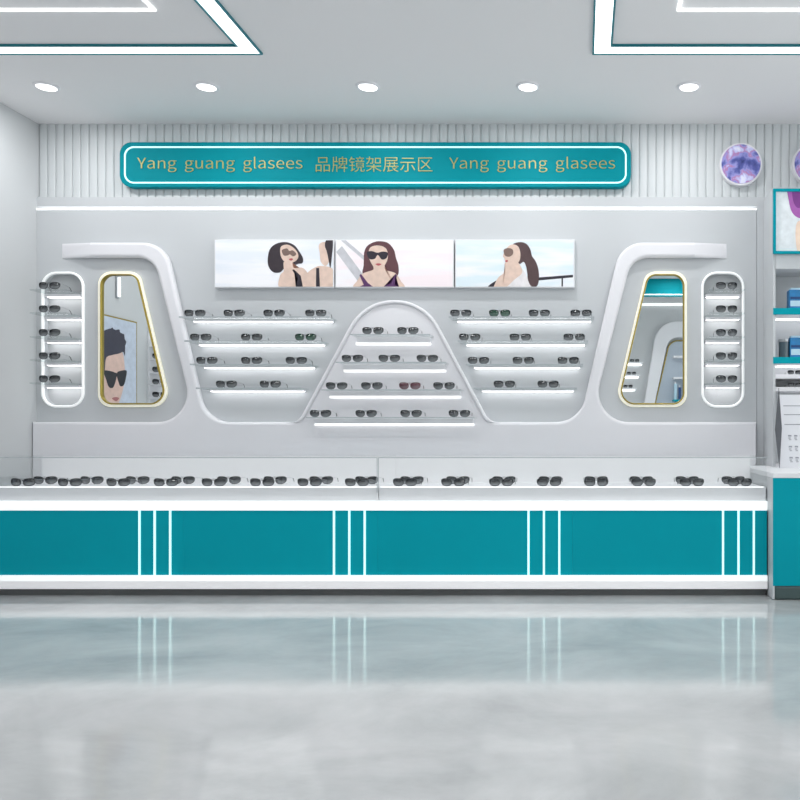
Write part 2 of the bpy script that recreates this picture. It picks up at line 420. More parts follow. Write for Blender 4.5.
# ---------------- tall rounded niches with five shelves
LEVEL5 = ['top', 'second', 'middle', 'fourth', 'lowest']
for side, pts, cx in (('left', nicheL, 63.2), ('right', nicheR, 722.8)):
    t = empty('display_niche', P(cx, 406.5, YP), 'tall narrow white rounded niche with five shelves at the far %s of the display wall' % side, 'niche', None)
    w2 = conv(pts, YP)
    bm = bmesh.new(); band(bm, w2, .017, YP-.016, YP+.005); obj('rim', bm, M['ledsoft'], t, True)
    cX = P(cx, 0, YP).x; hw = .128
    for k, gy in enumerate((284.2, 307.5, 331.2, 354.5, 377.5)):
        zb = P(0, gy+5, YG).z
        s = bxo('shelf', cX-hw, cX+hw, YG-.012, YB-.002, zb-.010, zb, M['shelfglass'], t)
        bxo('shelf_back', cX-hw, cX+hw, 5.985, YB-.002, zb-.028, zb-.0102, M['white'], t)
        bxo('led_strip', cX-hw+.01, cX+hw-.01, 6.0, YB-.02, zb-.032, zb-.0282, M['ledshelf'], t)
        glasses(cX, YG, zb+.0005, 'dark grey sunglasses on the %s shelf of the far %s niche' % (LEVEL5[k], side),
                'sunglasses in the far %s niche' % side, 'grey', rz=random.uniform(-.02, .02))

# ---------------- wall mirrors
mo = [(98, 271.5, 13), (139, 271.5, 12), (171, 407, 16), (98, 407, 13)]
mi_ = [(101.3, 274.8, 11), (136.8, 274.8, 10), (167.0, 403.8, 13.5), (101.3, 403.8, 11)]
for side in ('left', 'right'):
    f = (lambda L: L) if side == 'left' else (lambda L: [(785-x, y, r) for x, y, r in L])
    o_, i_ = rounded(f(mo)), rounded(f(mi_))
    cx = 130 if side == 'left' else 655
    desc = {'left': 'gold framed mirror with slanted right edge, left of the lit shelves', 'right': 'gold framed mirror with slanted left edge, right of the lit shelves'}[side]
    t = empty('wall_mirror', P(cx, 407, YP), desc, 'mirror')
    plate('light_halo', [conv(o_, 5.98), conv(i_, 5.98)], 5.978, YP, M['ledwarm'], t, bev=.004)
    bm = bmesh.new(); band(bm, conv(i_, 5.975), .012, 5.962, YP-.002); obj('gold_frame', bm, M['gold'], t, True)
    plate('mirror_glass', [conv(i_, 5.985)], 5.985, YP, M['mirror'], t)

# ================================================================== POSTERS
def smooth(pts, n=5):
    out = []; L = len(pts)
    for i in range(L):
        p0, p1, p2, p3 = (Vector(pts[(i+k-1) % L]) for k in range(4))
        for k in range(n):
            t = k/n
            out.append(tuple(.5*((2*p1)+(-p0+p2)*t+(2*p0-5*p1+4*p2-p3)*t*t+(-p0+3*p1-3*p2+p3)*t**3)))
    return out
def art(name, shapes, put, mats, parent, step=.0004):
    """shapes: (material index, point list); put(x, y, layer) -> real point. One flat printed sheet."""
    bm = bmesh.new()
    for k, (mi, pts) in enumerate(shapes):
        f = bm.faces.new([bm.verts.new(put(x, y, k*step)) for x, y in pts]); f.material_index = mi
    me = bpy.data.meshes.new(name); bmesh.ops.triangulate(bm, faces=list(bm.faces)); bm.to_mesh(me); bm.free()
    return finish(name, me, mats, parent)
def sky_print(name, c1, c2, es, axis='X', off=0):
    m = pr(name, c1, es); nt = m.node_tree; b = nt.nodes['Principled BSDF']
    tc = nt.nodes.new('ShaderNodeTexCoord'); n = nt.nodes.new('ShaderNodeTexNoise'); n.inputs['Scale'].default_value = 1.1; n.inputs['Detail'].default_value = 3
    mp = nt.nodes.new('ShaderNodeMapping'); mp.inputs['Scale'].default_value = (1.2, 1, 3.5); mp.inputs['Location'].default_value = (off, 0, 0)
    r = nt.nodes.new('ShaderNodeValToRGB'); r.color_ramp.elements[0].position = .42; r.color_ramp.elements[1].position = .6
    r.color_ramp.elements[0].color = c1; r.color_ramp.elements[1].color = c2
    nt.links.new(tc.outputs['Generated'], mp.inputs[0]); nt.links.new(mp.outputs[0], n.inputs['Vector']); nt.links.new(n.outputs['Fac'], r.inputs[0])
    nt.links.new(r.outputs[0], b.inputs['Base Color']); nt.links.new(r.outputs[0], b.inputs['Emission Color']); return m
ES = .10
pm = {'skin': pr('skin', srgb(232, 205, 190), ES), 'skin2': pr('skin shade', srgb(205, 165, 148), ES), 'hair': pr('black hair', srgb(52, 42, 50), ES), 'hair2': pr('brown hair', srgb(98, 60, 66), ES),
      'hair3': pr('dark brown hair', srgb(84, 62, 64), ES), 'dark': pr('black', srgb(42, 36, 48), ES), 'purple': pr('purple', srgb(90, 50, 100), ES), 'rose': pr('rose', srgb(240, 222, 226), ES),
      'lip': pr('lip', srgb(190, 90, 96), ES), 'glasses': pr('amber lens', srgb(128, 104, 96), ES), 'shirt': pr('white shirt', srgb(240, 236, 238), ES), 'grey': pr('grey line', srgb(206, 206, 212), ES)}
YPO = 5.955
def lightbox(x0, x1, label, shapes, mlist, bg):
    y0, y1 = 239.5, 287.5
    t = empty('poster_lightbox', P((x0+x1)/2, y1, YP), label, 'poster', 'backlit photo posters above the arch')
    a = P(x0, y1, YPO); b = P(x1, y0, YPO)
    bxo('frame', a.x, b.x, YPO, YP, a.z, b.z, M['white2'], t, bev=.002)
    X0, X1, Z0, Z1 = a.x+.006, b.x-.006, a.z+.006, b.z-.006
    def put(x, y, l):
        p = P(x, y, YPO); return (min(max(p.x, X0), X1), YPO-.0008-l, min(max(p.z, Z0), Z1))
    rect = [(x0, y1), (x1, y1), (x1, y0), (x0, y0)]
    mats = [bg]+[pm[k] for k in mlist]
    idx = {k: i+1 for i, k in enumerate(mlist)}
    art('print', [(0, rect)]+[(idx[k], smooth(p) if s else p) for k, s, p in shapes], put, mats, t)
lightbox(214.5, 333.8, 'left backlit poster of a dark bobbed woman in sunglasses tilting her head', [
    ('skin', 1, [(304, 289), (306, 275), (314, 268), (322, 266), (334, 270), (336, 289)]),
    ('dark', 0, [(316.2, 268), (319.2, 268), (320, 288), (316, 288)]),
    ('skin', 1, [(319, 245), (324, 242), (330, 244), (330, 258), (326, 266), (321, 262), (320, 254)]),
    ('hair', 1, [(326.5, 240), (333, 240), (332, 256), (330.5, 268), (329, 262), (327, 252), (325, 246)]),
    ('hair', 1, [(277, 243.5), (286, 242.2), (294, 245), (299, 251), (303, 258), (302.5, 263), (298, 264), (292, 266), (285, 268), (280, 272.5), (273, 272), (268.5, 266), (268, 257), (270.5, 248.5)]),
    ('skin', 1, [(284, 262), (292, 262), (294, 268), (303, 268), (309, 276), (311, 289), (281, 289), (280, 276), (284, 271)]),
    ('skin', 1, [(281, 247), (288, 244.8), (295, 249), (298.5, 255), (297, 260), (291.5, 263), (285, 262), (281, 256)]),
    ('glasses', 1, [(282, 250.5), (287, 248.5), (289.5, 251), (293, 250.5), (296.5, 254), (293.5, 256.5), (290, 254.5), (288, 255.5), (284, 255.5)]),
    ('lip', 1, [(289, 259.2), (292, 258.4), (293.2, 259.6), (291, 260.8)]),
    ('dark', 0, [(292.5, 270), (294.2, 269.5), (301, 276), (303, 287), (296, 287), (298, 279)])],
    ['skin', 'hair', 'dark', 'glasses', 'lip'], sky_print('pale sky', srgb(228, 233, 241), srgb(243, 243, 247), ES))
lightbox(335.4, 453.6, 'middle backlit poster of a reddish haired woman facing front in black sunglasses', [
    ('grey', 0, [(336, 252), (342, 246), (372, 287), (362, 287)]),
    ('grey', 0, [(341, 240), (346, 240), (384, 273), (382, 276)]),
    ('hair2', 1, [(372, 243), (379, 241.2), (388, 243), (394, 250), (396, 258), (398.5, 266), (398, 275), (391, 279), (386, 272), (370, 272), (366, 279), (362.5, 273), (364, 264), (364, 254), (366.5, 247)]),
    ('skin', 1, [(374, 264), (384, 264), (385.5, 270), (395, 273), (400, 280), (402, 289), (356, 289), (358, 280), (363, 273.5), (373, 270)]),
    ('skin', 1, [(370, 248), (378, 245.5), (386, 248.5), (388, 257), (385, 265), (378.5, 270.5), (373, 266), (369, 257)]),
    ('dark', 1, [(367, 252.2), (372, 251.2), (377.5, 252.8), (383, 251.6), (387.8, 253), (386.6, 258.2), (382, 259.6), (379, 256), (377.3, 255.2), (375, 258.8), (370.5, 259.4), (368, 257)]),
    ('lip', 1, [(375.5, 264.2), (378.6, 263.4), (381.6, 264.2), (378.6, 265.8)]),
    ('purple', 0, [(359.5, 275), (361.3, 274.2), (368, 283), (373, 287.5), (360, 287.5), (364, 285)]),
    ('purple', 0, [(395.5, 274.2), (397.2, 275), (395, 285), (399, 287.5), (384, 287.5), (391, 283)])],
    ['grey', 'hair2', 'skin', 'dark', 'lip', 'purple'], sky_print('rose white', srgb(244, 232, 236), srgb(242, 240, 244), ES, off=3))
lightbox(455.2, 574.5, 'right backlit poster of a woman with ponytail in profile by a dark railing', [
    ('dark', 0, [(537, 277.6), (573, 274.8), (573, 277.4), (537, 280.6)]),
    ('dark', 0, [(561.5, 277), (563, 277), (563, 286.5), (561.5, 286.5)]),
    ('dark', 1, [(488, 287), (491.5, 283.5), (497, 280.5), (496, 284), (493, 287.4)]),
    ('shirt', 1, [(498, 289), (501, 276), (507, 270), (520, 268), (526, 275), (530, 289)]),
    ('skin', 1, [(505, 263), (514, 260), (520, 265), (522, 273), (514, 280), (505, 288), (494, 289), (498, 278), (505, 272)]),
    ('hair3', 1, [(513, 244.5), (520, 242.2), (526.5, 244), (530.5, 250), (532, 256), (536, 262), (538.5, 270), (539, 279), (537, 286), (531.5, 286.5), (528, 280), (527, 270), (524, 262), (519.5, 264), (517, 258), (518, 250)]),
    ('skin', 1, [(506, 249), (512, 244.5), (518.5, 247), (520.5, 256), (518, 263), (511, 266), (506, 263.5), (504.5, 258.5), (503, 256)]),
    ('glasses', 1, [(503.8, 250), (508, 248.2), (512.6, 249.6), (513, 254), (509.5, 256.8), (505, 255.6)]),
    ('lip', 1, [(505.4, 260.8), (507.4, 260.1), (508, 261.6), (506, 262.2)])],
    ['dark', 'shirt', 'skin', 'hair3', 'glasses', 'lip'], sky_print('pale blue sky', srgb(218, 232, 239), srgb(240, 240, 245), ES, off=7))

# ================================================================== SIGN
YS = 5.962
t = empty('sign_board', P(375.5, 188, YS), 'long rounded teal sign with gold lettering on the ribbed wall', 'sign')
plate('board', [conv(rr(119.5, 142, 631, 187, 12), YS)], YS, YB-.034, M['tealsign'], t, bev=.004)
bm = bmesh.new(); band(bm, conv(rr(125, 147.2, 625.8, 182.8, 9), YS), .0115, YS-.006, YS+.002); obj('light_outline', bm, M['ledcyan'], t, True)
def lettering(body, x0, x1, ytop, ybase, name='lettering', Y=YS, m=None, parent=None):
    cu = bpy.data.curves.new('t', 'FONT'); cu.body = body; cu.size = .2; cu.extrude = .003; cu.resolution_u = 4; cu.space_word = 1.8; cu.space_character = 1.0; cu.offset = -.0008
    if FONT: cu.font = FONT
    o = bpy.data.objects.new('t', cu); C.objects.link(o)
    dg = bpy.context.evaluated_depsgraph_get()
    me = bpy.data.meshes.new_from_object(o.evaluated_get(dg)); bpy.data.objects.remove(o)
    xs = [v.co.x for v in me.vertices]; ys = [v.co.y for v in me.vertices]
    a = P(x0, ybase, Y); b = P(x1, ytop, Y)
    cap = max(ys); low = min(0, 0) if min(ys) < -.02 and max(ord(c) for c in body) < 256 else min(ys)
    sx = (b.x-a.x)/(max(xs)-min(xs)); sz = (b.z-a.z)/(cap-low)
    for v in me.vertices:
        x, y, z = v.co; v.co = (a.x+(x-min(xs))*sx, Y-.003-z, a.z+(y-low)*sz)
    # one part per character
    bm = bmesh.new(); bm.from_mesh(me); bpy.data.meshes.remove(me); seen = set(); isl = []
    for f in bm.faces:
        if f in seen: continue
        st = [f]; grp = []; seen.add(f)
        while st:
            q = st.pop(); grp.append(q)
            for v in q.verts:
                for g in v.link_faces:
                    if g not in seen: seen.add(g); st.append(g)
        xx = [v.co.x for q in grp for v in q.verts]; isl.append([min(xx), max(xx), grp])
    isl.sort(key=lambda e: e[0]); cells = []
    if ord(body[0]) > 255:
        n_ = len(body); cells = [[0, 0, []] for _ in range(n_)]
        for e in isl: cells[min(n_-1, max(0, int(((e[0]+e[1])/2-a.x)/(b.x-a.x)*n_)))][2].extend(e[2])
    else:
        for e in isl:
            if cells and e[0] < cells[-1][1]-.0008: cells[-1][1] = max(cells[-1][1], e[1]); cells[-1][2].extend(e[2])
            else: cells.append([e[0], e[1], list(e[2])])
    for c in cells:
        if not c[2]: continue
        nb = bmesh.new(); vm = {}
        for f in c[2]:
            vs = []
            for v in f.verts:
                if v not in vm: vm[v] = nb.verts.new(v.co)
                vs.append(vm[v])
            try: nb.faces.new(vs)
            except ValueError: pass
        obj('letter', nb, m or M['goldtext'], parent)
    bm.free()
FONT = None
try:
    import os
    fp = os.path.join(bpy.utils.resource_path('LOCAL'), 'datafiles', 'fonts', 'Noto Sans CJK Regular.woff2')
    if os.path.exists(fp): FONT = bpy.data.fonts.load(fp)
except Exception: FONT = None
lettering('Yang guang glasees', 137.5, 302.5, 157, 172.3, parent=t)
lettering('品牌镜架展示区', 316, 432.5, 156.8, 172, parent=t)
lettering('Yang guang glasees', 449.5, 615, 157, 172.3, parent=t)

# ---------------- round wall pictures
def nebula():
    m = mat('violet blue print', srgb(90, 90, 160), .3); nt = m.node_tree; b = nt.nodes['Principled BSDF']
    tc = nt.nodes.new('ShaderNodeTexCoord'); n = nt.nodes.new('ShaderNodeTexNoise'); n.inputs['Scale'].default_value = 3.0; n.inputs['Detail'].default_value = 6; n.inputs['Distortion'].default_value = .3
    r = nt.nodes.new('ShaderNodeValToRGB'); e = r.color_ramp.elements
    e[0].position = .30; e[0].color = srgb(44, 52, 112); e[1].position = .68; e[1].color = srgb(222, 222, 245)
    for p, c in ((.42, srgb(86, 92, 165)), (.50, srgb(150, 150, 210)), (.55, srgb(176, 120, 170)), (.60, srgb(186, 186, 228))): x = e.new(p); x.color = c
    nt.links.new(tc.outputs['Generated'], n.inputs['Vector']); nt.links.new(n.outputs['Fac'], r.inputs[0]); nt.links.new(r.outputs[0], b.inputs['Base Color'])
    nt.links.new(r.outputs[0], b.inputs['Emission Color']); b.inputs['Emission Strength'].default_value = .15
    return m
NEB = nebula()
for i, cx in enumerate((741, 814)):
    c = P(cx, 164, 5.97)
    t = empty('round_picture', (c.x, 5.99, c.z-.156), ['round violet and blue picture on ribbed wall, right of the teal sign', 'round violet and blue picture cut off by the right edge of the photo'][i], 'picture', 'round pictures on the ribbed wall')
    bm = bmesh.new(); cyl(bm, (c.x, 6.0005, c.z), .156, .06, 'Y', 48); obj('rim', bm, M['white'], t)
    bm = bmesh.new(); cyl(bm, (c.x, 5.968, c.z), .144, .004, 'Y', 48); obj('print', bm, NEB, t)

# ================================================================== COUNTERS
YC = 5.0
edges = [P(x, 0, YC).x for x in (-11.4, 183.2, 377.8, 572.4, 767)]
zd = .669; z_top = .858
def zpx(y, Y=YC): return P(0, y, Y).z
which = ['leftmost teal counter base, cut off by the left edge of the photo', 'second teal counter base from the left with three white vertical lines', 'third teal counter base from the left with three white vertical lines', 'rightmost of the long teal counter bases, beside the grey cabinet side']
lines = [(139.5, 154.7, 170.2), (334, 349.3, 364.7), (528.5, 543.9, 559.3), (723, 738.5, 753.8)]
for i in range(4):
    a, b = edges[i]+.0001, edges[i+1]-.0001
    t = empty('counter_base', ((a+b)/2, 5.25, 0), which[i], 'counter', 'teal counter bases under the glass showcases')
    zl0, zl1 = zpx(510.5, 4.985), zpx(501.5, 4.985)
    zb0, zb1 = zpx(589, 4.985), zpx(575.5, 4.985)
    bxo('body', a, b, YC, 5.5, zb0, zl0, M['teal'], t, bev=.001)
    bxo('top_edge', a, b, 4.985, 5.5, zl0+.0003, zl1, M['ledpanel'], t)
    bxo('base_band', a, b, 4.985, 4.9995, zb0, zb1-.034, M['ledfaint'], t)
    bxo('base_light', a, b, 4.985, 4.9995, zb1-.0338, zb1, M['ledpanel'], t)
    bxo('plinth', a, b, 5.03, 5.47, 0, zb0-.0002, M['kick'], t)
    for x in lines[i]:
        X = P(x, 0, 4.997).x
        bxo('light_line', X-.006, X+.006, 4.994, 4.9997, zb1+.0002, zl0-.0003, M['ledcyan'], t)
zs = zpx(501.5, 4.985)+.0004
for i in range(2):
    a, b = edges[2*i]+.002, edges[2*i+2]-.002
    t = empty('glass_showcase', ((a+b)/2, 5.25, zs), ['left long glass showcase on the teal counters, ending at the middle joint', 'right long glass showcase on the teal counters, ending by the grey side panel'][i], 'showcase', 'glass showcases')
    bxo('deck', a, b, 5.02, 5.5, zs, zd, M['white2'], t, bev=.002)
    bxo('front_glass', a, b, 5.0, 5.008, zs, z_top-.0085, M['glass'], t)
    bxo('top_glass', a, b, 5.0, 5.5, z_top-.008, z_top, M['glass'], t)
    bxo('top_front_edge', a, b, 4.9965, 4.9998, z_top-.006, z_top-.001, M['glassedge'], t)
    bxo('back_panel', a, b, 5.488, 5.5, zd+.0002, z_top-.0085, M['backlit'], t)  # glows by itself to lift the showcase interior, no lamp behind
    bxo('light_strip', a+.01, b-.01, 5.022, 5.032, zd+.0003, zd+.005, M['led'], t)
    if i == 0: bxo('end_glass', a, a+.008, 5.0085, 5.487, zd+.0003, z_top-.0085, M['glass'], t)
    else:
        bxo('end_glass', b-.008, b, 5.0085, 5.487, zd+.0003, z_top-.0085, M['glass'], t)
    bxo('corner_edge', (b-.004) if i == 0 else a, b if i == 0 else a+.004, 4.9966, 4.9999, zd-.03, z_top-.0065, M['glassedge'], t)
n = 16
for i in range(n):
    X = (21.5+47.9*i-PX0)*5.1/F
    for row, Y, z in (('front', 5.1, zd+.0005), ('back', 5.32, zd+.0005)):
        lab = 'dark grey sunglasses, %s in the %s row inside the glass counter' % (where(i, n) if i < 8 else ('rightmost' if i == 15 else ORD[15-i]+' from right'), row)
        glasses(X+random.uniform(-.004, .004), Y, z, lab, '%s row of sunglasses in the glass counter' % row, 'grey', rz=random.uniform(-.04, .04))

# ================================================================== RIGHT HAND UNIT
XU = 1.344; XE = 2.6
t = empty('shelf_unit', ((XU+XE)/2, 5.85, 0.7665), 'pale grey open shelf unit with teal edged shelves at the right edge', 'shelf unit')
ztop = P(0, 188, 5.7).z
bxo('side_panel', XU, XU+.018, 5.70, 6.06-.002, .767, ztop, M['panel'], t, bev=.001)
bxo('side_panel', XE-.018, XE, 5.70, 6.06-.002, .767, ztop, M['panel'], t, bev=.001)
bxo('back_panel', XU+.0185, XE-.0185, 6.02, 6.058, .767, ztop, M['white2'], t)
bxo('header', XU+.0185, XE-.0185, 5.688, 6.019, P(0, 269, 5.7).z, ztop, M['panel'], t)
bxo('bottom_board', XU+.0185, XE-.0185, 5.70, 6.019, .767, .785, M['white2'], t)
sh = []
for (y0, y1) in ((308, 314.5), (357, 363.5)):
    z1, z0 = P(0, y0, 5.69).z, P(0, y1, 5.69).z
    s = bxo('shelf', XU+.0185, XE-.0185, 5.70, 6.019, z0, z1, M['white'], t)
    bxo('teal_edge', XU, XE-.0185, 5.688, 5.6995, z0, z1, M['teal'], s)
    bxo('led_strip', XU+.03, XE-.03, 5.93, 5.95, z0-.008, z0-.0002, M['ledshelf'], s)  # added strip that brightens the shelf space below
    sh.append(z1)
for y in (374.3, 387):
    z1 = P(0, y, 5.72).z
    bxo('thin_shelf', XU+.0185, XE-.0185, 5.72, 6.019, z1-.030, z1, M['white'], t); sh.append(z1)
# framed poster
a = P(773.5, 253.5, 5.66); b = P(773.5, 188.5, 5.66); X1 = a.x+1.15
t = empty('framed_poster', ((a.x+X1)/2, 5.685, a.z), 'teal framed poster of a purple flower on pale ground, cut off at right', 'poster')
o = [(a.x, a.z), (X1, a.z), (X1, b.z), (a.x, b.z)]; e_ = .018
plate('frame', [o, [(a.x+e_, a.z+e_), (X1-e_, a.z+e_), (X1-e_, b.z-e_), (a.x+e_, b.z-e_)]], 5.66, 5.6845, M['teal'], t)
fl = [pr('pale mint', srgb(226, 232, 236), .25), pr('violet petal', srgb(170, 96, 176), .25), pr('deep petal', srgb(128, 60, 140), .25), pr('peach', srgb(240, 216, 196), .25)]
def putf(x, y, l): p = P(x, y, 5.67); return (min(max(p.x, a.x+e_), X1-e_), 5.679-l, min(max(p.z, a.z+e_), b.z-e_))
art('print', [(0, [(770, 256), (960, 256), (960, 186), (770, 186)]),
    (1, smooth([(790, 186), (789, 197), (791, 209), (796, 216), (803, 218), (812, 214), (822, 203), (826, 186)])),
    (2, smooth([(794, 186), (793, 198), (797, 207), (804, 205), (809, 186)])),
    (3, smooth([(797, 223), (804, 220), (816, 224), (822, 240), (816, 254), (800, 254), (796, 240)]))], putf, fl, t)
# products on the shelves
def packet(cx, Y, z, w_, h_, label):
    t = empty('product_box', (cx, Y, z), label, 'box', 'blue product boxes on the teal edged shelves')
    bxo('carton', cx-w_/2, cx+w_/2, Y-.04, Y+.04, z+.0005, z+h_, M['bluebox'], t, bev=.004)
    bxo('label_band', cx-w_/2+.006, cx+w_/2-.006, Y-.042, Y-.0402, z+h_*.12, z+h_*.42, M['paleblue'], t)
    bxo('label_stripe', cx-w_/2+.006, cx+w_/2-.006, Y-.042, Y-.0402, z+h_*.50, z+h_*.62, M['navy'], t)
    bxo('lid', cx-w_/2+.01, cx+w_/2-.01, Y-.03, Y+.03, z+h_+.0002, z+h_+.014, M['paleblue'], t, bev=.002)
packet(1.535, 5.76, sh[0], .14, .135, 'blue product box on the upper teal edged shelf')
packet(1.535, 5.76, sh[1], .13, .14, 'blue product box on the lower teal edged shelf, beside the smoky jar')
J = P(784, 0, 5.76).x
t = empty('glass_jar', (J, 5.76, sh[1]), 'smoky dark jar on the lower teal edged shelf', 'jar')
bm = bmesh.new(); cyl(bm, (J, 5.76, sh[1]+.056), .037, .11); obj('body', bm, M['darkjar'], t)
bm = bmesh.new(); cyl(bm, (J, 5.76, sh[1]+.121), .040, .018); obj('lid', bm, M['steel'], t)
for k, nm in ((2, 'upper'), (3, 'lower')):
    glasses(P(794.5, 0, 5.76).x, 5.76, sh[k]+.0005, 'small dark glasses on the %s thin white shelf at the right edge' % nm, 'small glasses on the thin white shelves', 'grey', sc=.62, cat='glasses')

# lower teal cabinet
YF = 4.88; X0 = 1.15
t = empty('teal_cabinet', ((X0+XE)/2, 5.3, 0), 'teal floor cabinet with white top and dark plinth at the right edge', 'cabinet')
zt0, zt1 = P(0, 478, YF).z, P(0, 473, YF).z
zk = P(0, 586, YF).z
bxo('side_panel', X0, X0+.012, YF+.004, 5.69, .004, zt0-.0003, M['panel'], t)
bxo('front', X0+.001, XE, YF, YF+.02, zk, zt0-.0003, M['teal'], t, bev=.002)
bxo('body', X0+.0125, XE, YF+.0205, 5.69, zk, zt0-.0003, M['teal'], t)
bxo('worktop', X0, XE, YF-.004, 5.915, zt0, .7663, M['white2'], t, bev=.003)
bxo('plinth', X0+.0125, XE, YF+.001, 5.6, 0, zk-.0002, M['kick2'], t, bev=.012)
# standing printed board on the worktop
Yb = 5.5; zw = .7668
t = empty('leaflet_board', (P(800, 0, Yb).x, Yb, zw), 'white printed card board standing on the teal cabinet worktop', 'display card')
bm = bmesh.new()
A = [P(779.5, 467.8, Yb), P(815, 467.8, Yb), P(815, 394, Yb), P(783.5, 394, Yb)]
A[0].z = A[1].z = zw
lean = [0, 0, .12, .12]
fr = [bm.verts.new(v+Vector((0, l, 0))) for v, l in zip(A, lean)]; bk = [bm.verts.new(v+Vector((0, l+.012, 0))) for v, l in zip(A, lean)]
bm.faces.new(fr); bm.faces.new(bk[::-1])
for i in range(4): j = (i+1) % 4; bm.faces.new((fr[i], fr[j], bk[j], bk[i]))
obj('card', bm, M['paper'], t)
bm = bmesh.new()
def cardrect(x0, y0, x1, y1):
    vs = []
    for x, y in ((x0, y1), (x1, y1), (x1, y0), (x0, y0)):
        p = P(x, y, Yb); k = (p.z-zw)/(A[2].z-zw); vs.append(bm.verts.new((p.x, Yb+.12*k-.0012, p.z)))
    bm.faces.new(vs)
for cx_ in (790, 796, 802, 808):
    for cy_ in (435, 446, 457):
        cardrect(cx_, cy_, cx_+3.4, cy_+1.6); cardrect(cx_, cy_+2.6, cx_+2.6, cy_+3.6); cardrect(cx_+.6, cy_+4.4, cx_+3, cy_+5.2)
for y in (405, 414, 424): cardrect(787, y, 813, y+.8)
obj('print', bm, M['ink'], t)
bm = bmesh.new()
K = [P(778.5, 388, Yb), P(781.5, 428, Yb), P(779.2, 467.8, Yb), P(774.8, 430, Yb)]; K[2].z = zw
f1 = [bm.verts.new(v+Vector((0, -.012, 0))) for v in K]; f2 = [bm.verts.new(v+Vector((0, -.002, 0))) for v in K]
bm.faces.new(f1); bm.faces.new(f2[::-1])
for i in range(4): j = (i+1) % 4; bm.faces.new((f1[i], f1[j], f2[j], f2[i]))
obj('side_flap', bm, M['darkcard'], t)

# ================================================================== CEILING
zc = CEIL
def frame_rect(bm, x0, x1, y0, y1, w_, z0, z1):
    box(bm, x0, x1, y0, y0+w_, z0, z1); box(bm, x0, x1, y1-w_, y1, z0, z1)
    box(bm, x0, x0+w_, y0+w_, y1-w_, z0, z1); box(bm, x1-w_, x1, y0+w_, y1-w_, z0, z1)
for nm, x0, x1 in (('left', -3.92, -1.93), ('right', .066, 2.6)):
    y0, y1 = .6, 4.885
    t = empty('ceiling_light_frame', ((x0+x1)/2, (y0+y1)/2, zc-.012), {'left': 'white rectangular ceiling light frame with teal edges at upper left', 'right': 'white rectangular ceiling light frame with teal edges at upper right'}[nm], 'ceiling light')
    bm = bmesh.new(); frame_rect(bm, x0+.008, x1-.008, y0+.008, y1-.008, .093, zc-.008, zc-.0003); obj('diffuser', bm, M['ledceil'], t)
    bm = bmesh.new(); frame_rect(bm, x0-.004, x1+.004, y0-.004, y1+.004, .0118, zc-.012, zc-.0003); obj('outer_trim', bm, M['tealtrim'], t)
    bm = bmesh.new(); frame_rect(bm, x0+.1012, x1-.1012, y0+.1012, y1-.1012, .012, zc-.014, zc-.0003); obj('inner_trim', bm, M['tealtrim'], t)
    t2 = bmesh.new(); ix = .375 if nm == 'left' else .448
    frame_rect(t2, x0+ix, x1-ix, y0+.5, y1-.50, .014, zc-.010, zc-.0003)
    props(obj('ceiling_light_line', t2, M['ledceil']), {'left': 'thin white ceiling line inside the upper left teal edged frame', 'right': 'thin white ceiling line inside the upper right teal edged frame'}[nm], 'ceiling light', 'thin white lines on the ceiling')

dl = bpy.data.lights.new('downlight', 'AREA'); dl.shape = 'DISK'; dl.size = .14; dl.energy = 7; dl.color = (1, 1, 1)
def downlight(x, y, label, group, first):
    t = empty('downlight', (x, y, zc-.012), label, 'ceiling light', group)
    bm = bmesh.new(); n = 32
    prof = [(.059, -.0003), (.059, -.008), (.064, -.012), (.076, -.007), (.080, -.0003)]
    R = [[bm.verts.new((x+r*math.cos(2*PI*i/n), y+r*math.sin(2*PI*i/n), zc+z)) for i in range(n)] for r, z in prof]
    for k in range(len(prof)-1):
        for i in range(n): bm.faces.new((R[k][i], R[k][(i+1) % n], R[k+1][(i+1) % n], R[k+1][i]))
    obj('ring', bm, M['white'], t, True)
    bm = bmesh.new(); cyl(bm, (x, y, zc-.0055), .059, .008, n=32); obj('diffuser', bm, M['lamp'], t)
    l = bpy.data.objects.new('lamp', dl); C.objects.link(l); l.parent = t; l.location = (0, 0, -.004)
xs = [(px-PX0)*5.36/F for px in (46.5, 206.5, 368, 528, 689)]
nmz = ['leftmost', 'second from left', 'middle', 'second from right', 'rightmost']
for i, x in enumerate(xs): downlight(x, 5.36, 'round white ceiling downlight, %s of the row of five' % nmz[i], 'row of five ceiling downlights', i == 0)
xs2 = [-3.1, -1.25, -.6, 1.35, 3.0]  # unseen downlight rows, added for more light in the room
for j, y in enumerate((3.4, 1.8, 0.2)):
    for i, x in enumerate(xs2[:4]):
        downlight(x, y, 'round white fill downlight added in the unseen room behind the picture edge', 'added fill downlights over the shop floor', False)

# ================================================================== WHAT THE MIRRORS SHOW (left wall and rear wall)
YMI = 5.985
def LW(px, py, l=0):                  # left mirror measurement -> point on the left wall
    d = 4.02*F/(PX0-px); return (XL+.022+l, 2*YMI-d, EYE+(PY0-py)*d/F)
y1_, z1_ = 5.32, 2.0; y0_ = LW(137, 0)[1]; z0_ = .001
t = empty('portrait_poster', (XL, (y0_+y1_)/2, z0_), 'tall poster of a dark haired man in sunglasses, seen in the left mirror', 'poster')
bxo('backing', XL+.0005, XL+.020, y0_, y1_, z0_, z1_, M['gold'], t)
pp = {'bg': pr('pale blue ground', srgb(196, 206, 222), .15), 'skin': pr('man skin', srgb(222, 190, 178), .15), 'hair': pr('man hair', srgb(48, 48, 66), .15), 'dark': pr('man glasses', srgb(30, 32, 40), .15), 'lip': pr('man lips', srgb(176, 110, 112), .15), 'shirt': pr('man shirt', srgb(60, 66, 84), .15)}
ks = list(pp)
def putl(y, z, l): return (XL+.0206+l, min(max(y, y0_+.012), y1_-.012), min(max(z, z0_+.012), z1_-.012))
